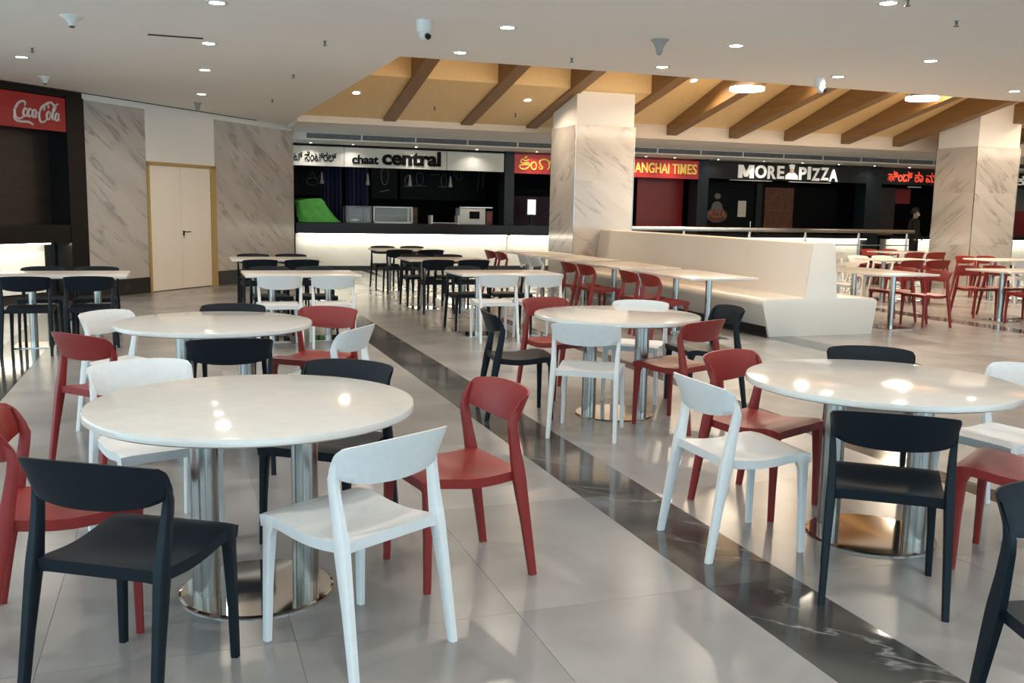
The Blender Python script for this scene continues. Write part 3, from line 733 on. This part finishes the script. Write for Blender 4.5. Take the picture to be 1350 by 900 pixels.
menu(4.66, 5.32, 1.7, 2.859, 'tall narrow slate board beside the blue curtain', [[(.2, .85), (.4, .9), (.6, .85), (.8, .9)], ell(.5, .5, .14, .2), [(.3, .15), (.7, .2)]])
menu(5.4, 7.66, 1.7, 2.859, 'wide chalk menu board with food sketches on the back wall of the chaat shop',
     [ell(.09, .4, .04, .12), [(.03, .28), (.15, .28)], ell(.22, .45, .04, .14), [(.16, .3), (.3, .3)], ell(.5, .42, .03, .15), [(.44, .3), (.58, .3)],
      [(.2, .85), (.32, .87), (.45, .85)], [(.34, .55), (.45, .56)], ell(.68, .66, .06, .2), [(.66, .5), (.68, .8), (.71, .5)], [(.9, .2), (.92, .6), (.95, .9)], [(.96, .3), (.98, .7)]])
tag(MB().box(5.5, 5.75, 23.6, 23.9, 0, 1.5).build('kitchen_cabinet', M_REDBR, bevel=.01), 'brown cabinet behind the chaat counter', 'cabinet')
area(None, 'kitchen_light', (5.0, 23.9, 2.8), 2.0, .6, LAMP_COL, 170)
# red shop
p2 = thing('shop_partition', 'red painted partition wall with a doorway in the shop under the red sign', 'partition', (0, 23.1, 0))
MB().box(11.62, 13.0, 0, .08, 0, 2.4).build('panel', M_REDDK, p2)
MB().box(11.30, 11.60, .5, .58, 0, 1.8).build('panel', M_REDDK, p2)
cb = thing('back_counter', 'purple patterned back counter in the shop under the red sign', 'counter', (0, 23.6, 0))
MB().box(7.85, 10.6, 0, .08, 1.05, 1.85).build('patterned_front', M_PURPLE, cb)
MB().box(7.85, 10.6, -.12, .2, 1.02, 1.06).build('worktop', M_PIER, cb)
MB().box(7.85, 10.6, -.06, -.0, 1.36, 1.39).build('shelf_edge', M_PURPLE, cb)
tb = thing('tablet', 'bright pale blue tablet screen standing on the counter beside the pillar', 'tablet', (8.55, 22.9, 1.368))
tc_ = MB().box(-.12, .12, 0, .02, 0, .40).build('case', M_FRAMEW, tb, bevel=.008)
MB().box(-.105, .105, -.003, .0, .02, .38).build('screen', M_SCREEN, tc_)
MB().box(-.02, .02, .0, .08, -.25, .05).build('stand', M_PIER, tb)
MB().box(-.08, .08, -.06, .12, -.255, -.24).build('stand_foot', M_PIER, tb)
# pizza shop
pz = thing('pizza_partition', 'black panelled partition with door and emblem behind the pizza counter', 'partition', (0, 23.08, 0))
MB().box(13.3, 15.25, .03, .09, 0, 2.36).build('panel', M_BOARD, pz)
MB().box(15.30, 15.48, -.02, .08, 0, 2.36).build('post', M_PIER, pz)
MB().box(13.4, 15.2, -.02, -.0, 2.17, 2.22).build('door_head', M_SHOPIN, pz)
MB().lathe([(.02, 0), (.02, .18)], 8, (15.12, -.04, 1.12)).build('pull_handle', M_STEEL, pz)
ex, ez = 14.05, 1.55
MB().prism_y(ell(ex, ez - .1, .33, .20, 24)[:-1], -.02, 0).build('emblem_disc', M_REDBR, pz)
lettering('pizza', 'PIZZA', mat('dull_red_letter', (.30, .10, .07), .6), pz, ex - .28, ex + .28, ez - .16, ez + .02, -.03, .008, .03, part='emblem_lettering')
MB().prism_y([(ex - .2, ez + .04), (ex + .2, ez + .04), (ex + .14, ez + .22), (ex + .05, ez + .28), (ex - .05, ez + .28), (ex - .14, ez + .22)], -.022, 0).build('emblem_coat', mat('dull_coat', (.13, .12, .11), .7), pz)
MB().prism_y(ell(ex, ez + .42, .10, .08, 14)[:-1], -.022, 0).build('emblem_hat', MATS['dull_coat'], pz)
MB().box(14.72, 14.98, -.008, 0, 1.42, 1.86).build('notice_paper', M_PAPER, pz)
ps = thing('pizza_poster', 'brown food poster with a round pizza print behind the pizza counter', 'poster', (0, 23.1, 0))
MB().box(15.60, 16.55, 0, .03, 1.0, 2.25).build('sheet', M_REDBR, ps)
MB().box(15.52, 16.62, .03, .07, 0, 2.859).build('backing_board', M_SHOPIN, ps)
for rr in (.34, .38): stroke(ps, 'printed_ring', [ell(16.1, 1.62, rr, rr * 1.5, 24)], mat('poster_ring', (.20, .08, .04), .6), .012, lambda a, b: (a, b), -.004)
for a in range(3): stroke(ps, 'printed_line', [[(16.1 - .34 * math.cos(a * 1.05), 1.62 - .5 * math.sin(a * 1.05)), (16.1 + .34 * math.cos(a * 1.05), 1.62 + .5 * math.sin(a * 1.05))]], MATS['poster_ring'], .008, lambda a, b: (a, b), -.004)
tag(MB().box(16.7, 18.3, 23.4, 23.48, 0, 2.3).build('kitchen_screen', M_SHOPIN), 'black screen wall beside the pizza poster', 'screen')
# curry shop
cu = thing('shop_partition', 'brown-black partition with red skirting under the red lit lettering', 'partition', (0, 23.1, 0))
MB().box(18.95, 20.1, 0, .06, 1.05, 2.35).build('panel', mottled('smoky_panel', (.014, .010, .010), (.035, .022, .02), 3, .5), cu)
MB().box(18.95, 20.05, -.05, .02, .85, 1.05).build('skirting', M_REDBR, cu)
MB().box(20.2, 21.0, .4, .48, 1.9, 2.35).build('panel', M_REDDK, cu)
MB().box(20.25, 20.75, -.30, -.26, 2.36, 2.40).build('light_bar', M_FRAMEW, cu)
tag(MB().box(23.3, 26.5, 22.95, 23.0, 1.0, 1.75).build('shop_partition', M_REDDK), 'dark red panel seen past the edge of the far marble pillar', 'partition')
area(None, 'kitchen_light', (16.0, 24.2, 2.8), 1.5, .6, LAMP_COL, 170)

# ================================================================== PERSON beyond the rail
pe = thing('person', 'person in black clothes with dark hair standing past the end of the steel rail', 'person', (18.76, 20.75, 0), 0.35)
sk = bpy.data.meshes.new('body')
V = [(0, 0, .95), (0, .01, 1.15), (0, .01, 1.36), (0, 0, 1.46), (0, -.01, 1.52), (0, -.015, 1.60), (0, -.015, 1.70),
     (.17, .01, 1.40), (.235, .02, 1.13), (.20, -.10, .93), (.17, -.17, .90), (-.17, .01, 1.40), (-.235, .02, 1.13), (-.20, -.10, .93), (-.17, -.17, .90),
     (.10, 0, .88), (.11, -.01, .48), (.11, .02, .08), (.12, -.14, .03), (-.10, 0, .88), (-.11, -.01, .48), (-.11, .02, .08), (-.12, -.14, .03)]
Ed = [(0, 1), (1, 2), (2, 3), (3, 4), (4, 5), (5, 6), (2, 7), (7, 8), (8, 9), (9, 10), (2, 11), (11, 12), (12, 13), (13, 14), (0, 15), (15, 16), (16, 17), (17, 18), (0, 19), (19, 20), (20, 21), (21, 22)]
rad = [.15, .135, .15, .07, .055, .082, .075, .062, .045, .036, .03, .062, .045, .036, .03, .085, .058, .042, .035, .085, .058, .042, .035]
sk.from_pydata(V, Ed, []); so = bpy.data.objects.new('body', sk); col.objects.link(so)
md = so.modifiers.new('skin', 'SKIN'); md.use_smooth_shade = True
for i, r in enumerate(rad): sk.skin_vertices[0].data[i].radius = (r, r * (.72 if i in (0, 1, 2) else 1))
sk.skin_vertices[0].data[0].use_root = True
sb = so.modifiers.new('sub', 'SUBSURF'); sb.levels = 2; sb.render_levels = 2
bpy.context.view_layer.update()
bm_ = bpy.data.meshes.new_from_object(so.evaluated_get(bpy.context.evaluated_depsgraph_get())); bpy.data.objects.remove(so)
bm_.materials.clear(); bm_.materials.append(M_CLOTH); bm_.materials.append(M_SKIN)
for p in bm_.polygons:
    c = p.center
    p.material_index = 1 if c.z > 1.475 or (c.z < .93 and abs(c.x) > .13 and c.y < -.11 and c.z > .8) else 0
    p.use_smooth = True
link('body', bm_, pe)
hr = MB(); rings = []
for j in range(9):
    t = j / 8; zz = 1.60 + .175 * t; rr = .096 * math.sqrt(max(.02, 1 - (max(0, t - .35) / .66) ** 2))
    rings.append([(rr * .95 * math.cos(2 * math.pi * k / 20), -.0 + rr * 1.05 * math.sin(2 * math.pi * k / 20) + (.03 * (1 - t)), zz) for k in range(20)])
hr.loft(rings).build('hair', M_HAIR, pe, smooth=60)
mk = MB(); mk.loft([[(.06 * math.cos(a), -.075 - .035 * math.sin(a), z) for a in [math.pi * k / 8 for k in range(9)]] + [(.05 * math.cos(a), -.07 - .02 * math.sin(a), z) for a in [math.pi * k / 8 for k in range(8, -1, -1)]] for z in (1.535, 1.57, 1.605)])
mk.build('face_mask', M_MASK, pe, smooth=60)
for s in (-1, 1): MB().lathe([(.004, -.006), (.010, 0), (.004, .006)], 8, (s * .033, -.098, 1.645)).build('eye', M_HAIR, pe)

# ================================================================== CEILING FIXTURES
g1 = 'recessed ceiling downlights'; l1 = 'round recessed downlight glowing in the white ceiling'
for x, y in [(.36, 8.34), (.36, 10.44), (.38, 12.49), (.41, 15.22), (-1.61, 12.39), (2.84, 8.33), (2.84, 9.84), (5.15, 8.25), (5.17, 9.78), (7.42, 8.16), (7.34, 9.53), (10.07, 9.58), (9.9, 8.1), (12.4, 8.1), (12.5, 9.6)]:
    downlight(x, y, H, l1, g1, power=11, colr=(1.0, .87, .72))
for x in (-4.4, -2.0, .36, 2.84, 5.15, 7.42):
    for y in (-2.2, 0.0, 2.1, 4.2, 6.15):
        if x < -3 and y < 0: continue
        downlight(x, y, H, l1, g1)
for x, y in [(-4.2, 8.3), (-2.0, 8.3), (-3.6, 10.5)]: downlight(x, y, H, l1, g1)
# lamps on the timber slopes
g2 = 'downlights on the timber ceiling'; l2 = 'round downlight glowing on the sloping timber ceiling'
sl = math.atan(.217); sr = math.atan(.31)
for x, y in [(3.05, 17.1), (6.20, 16.95)]: downlight(x, y, 3.175 + .217 * (18.5 - y) - .002, l2, g2, power=15, colr=WARM, rx=-sl)
for x, y in [(9.35, 16.4), (11.0, 15.2), (14.0, 15.4), (16.9, 15.1), (12.4, 13.0), (15.5, 12.6), (18.4, 16.0), (19.5, 13)]: downlight(x, y, 3.345 + .31 * (18.5 - y) - .002, l2, g2, power=34, colr=WARM, rx=-sr)
bay_fill = thing('bay_fill_light', 'added hidden strip brightening the timber ceiling from the opening edge', 'added fill light', (0, 0, H + .3))  # strip light added out of sight to brighten the timber bay and fascia
MB().box(2.4, 26, 10.34, 10.40, 0, .05).build('fill_channel', M_PLW, bay_fill)
MB().box(2.4, 26, 10.40, 10.405, .01, .05).build('light_strip', M_LED, bay_fill)  # glowing face of the added strip
area(bay_fill, 'bay_fill_lamp', (14.2, 10.45, .06), 170, 23.0, (1, .80, .56), 150, (R(117), 0, 0), 'RECTANGLE', .06)
def ring_lamp(x, y, z, label):
    t = thing('ring_lamp', label, 'ceiling light', (x, y, z), 0, 'glowing ring pendants')
    n = 40; mb = MB()
    prof = [(.265, 0), (.30, 0), (.30, .055), (.265, .055)]
    vs = []; fs = []
    for k in range(n):
        a = 2 * math.pi * k / n
        for r, zz in prof: vs.append((r * math.cos(a), r * math.sin(a), zz))
    for k in range(n):
        for j in range(4):
            p, q = k * 4 + j, k * 4 + (j + 1) % 4; p2, q2 = ((k + 1) % n) * 4 + j, ((k + 1) % n) * 4 + (j + 1) % 4
            fs.append((p, p2, q2, q))
    mb.add(vs, fs).build('glowing_ring', M_RING, t, smooth=40)
    for k in range(3):
        a = 2.1 * k + .4
        MB().tube([(.285 * math.cos(a), .285 * math.sin(a), .07), (.285 * math.cos(a), .285 * math.sin(a), 1.3)], .004, 5).build('suspension_wire', M_STEEL, t)
    area(t, 'lamp', (0, 0, -.02), 75, .5, (1, .82, .60), 170)
ring_lamp(9.63, 15.0, 3.67, 'glowing ring pendant hung between timber beams, nearer the bench pillar')
ring_lamp(13.51, 15.0, 3.72, 'glowing ring pendant hung between timber beams, nearer the rail-end pillar')
# cameras, speakers, sprinklers
def dome_camera(x, y, label, az):
    t = thing('security_camera', label, 'camera', (x, y, H), az)
    MB().lathe([(.035, -.115), (.062, -.10), (.068, -.07), (.068, 0)], 24).build('mount', M_PLW, t, smooth=50)
    eb = MB().lathe([(.012, -.175), (.035, -.165), (.05, -.14), (.052, -.115), (.035, -.09)], 20, (0, -.02, 0)).build('eyeball', M_PLW, t, smooth=60)
    e = MB(); e.tube([(0, -.055, -.135), (0, -.085, -.150)], [.026, .026], 16); e.build('lens', M_LENS, eb, smooth=40)
dome_camera(2.08, 8.35, 'grey turret security camera under the ceiling over the dark stripe', .25)
dome_camera(7.25, 9.75, 'small security camera at the edge of the timber ceiling opening', .6)
def horn(x, y, label, grp=None, h=.12, r=.085, m=M_PLW, dark=False):
    t = thing('smoke_detector', label, 'detector', (x, y, H), 0, grp)
    ho = MB().lathe([(.02, -h), (.030, -h + .01), (.036, -h * .6), (r * .8, -.02), (r, -.008), (r, 0)], 20).build('housing', m, t, smooth=60)
    MB().lathe([(.012, -h - .012), (.024, -h - .006), (.024, -h + .004)], 14).build('sensor', M_SPRK if dark else m, ho, smooth=50)
MG = mat('detector_grey', (.34, .32, .29), .5)
horn(4.35, 8.30, 'grey funnel-shaped detector between ceiling downlights over the aisle', h=.13, m=MG)
horn(-.82, 9.50, 'detector with a dark tip on the ceiling before the air slot', h=.09, r=.10, dark=True)
horn(-1.58, 14.2, 'white detector on the ceiling beside the red drinks sign', h=.09, dark=True)
horn(.38, 16.6, 'grey detector on the ceiling above the double door', h=.12, r=.06, m=MG)
for x, y in [(-1.40, 11.6), (1.43, 9.75), (1.42, 12.35), (4.02, 9.65), (6.10, 6.45), (1.45, 15.4), (5.2, 6.0)]:
    t = thing('sprinkler_head', 'small dark sprinkler head poking out of the white ceiling', 'sprinkler', (x, y, H), 0, 'ceiling sprinklers')
    MB().lathe([(.026, -.006), (.026, 0)], 14).build('escutcheon', M_PLW, t)
    MB().lathe([(.010, -.04), (.012, -.005)], 10).build('body', M_SPRK, t)
    MB().lathe([(.022, -.052), (.022, -.047)], 12).build('deflector', M_SPRK, t)
for x, y in [(4.6, 17.6), (6.25, 17.75)]:
    z = 3.175 + .217 * (18.5 - y)
    t = thing('sprinkler_head', 'small dark sprinkler head on the sloping timber ceiling', 'sprinkler', (x, y, z), 0, 'timber ceiling sprinklers')
    MB().lathe([(.010, -.06), (.012, .02)], 10).build('body', M_SPRK, t)
    MB().lathe([(.022, -.07), (.022, -.062)], 12).build('deflector', M_SPRK, t)
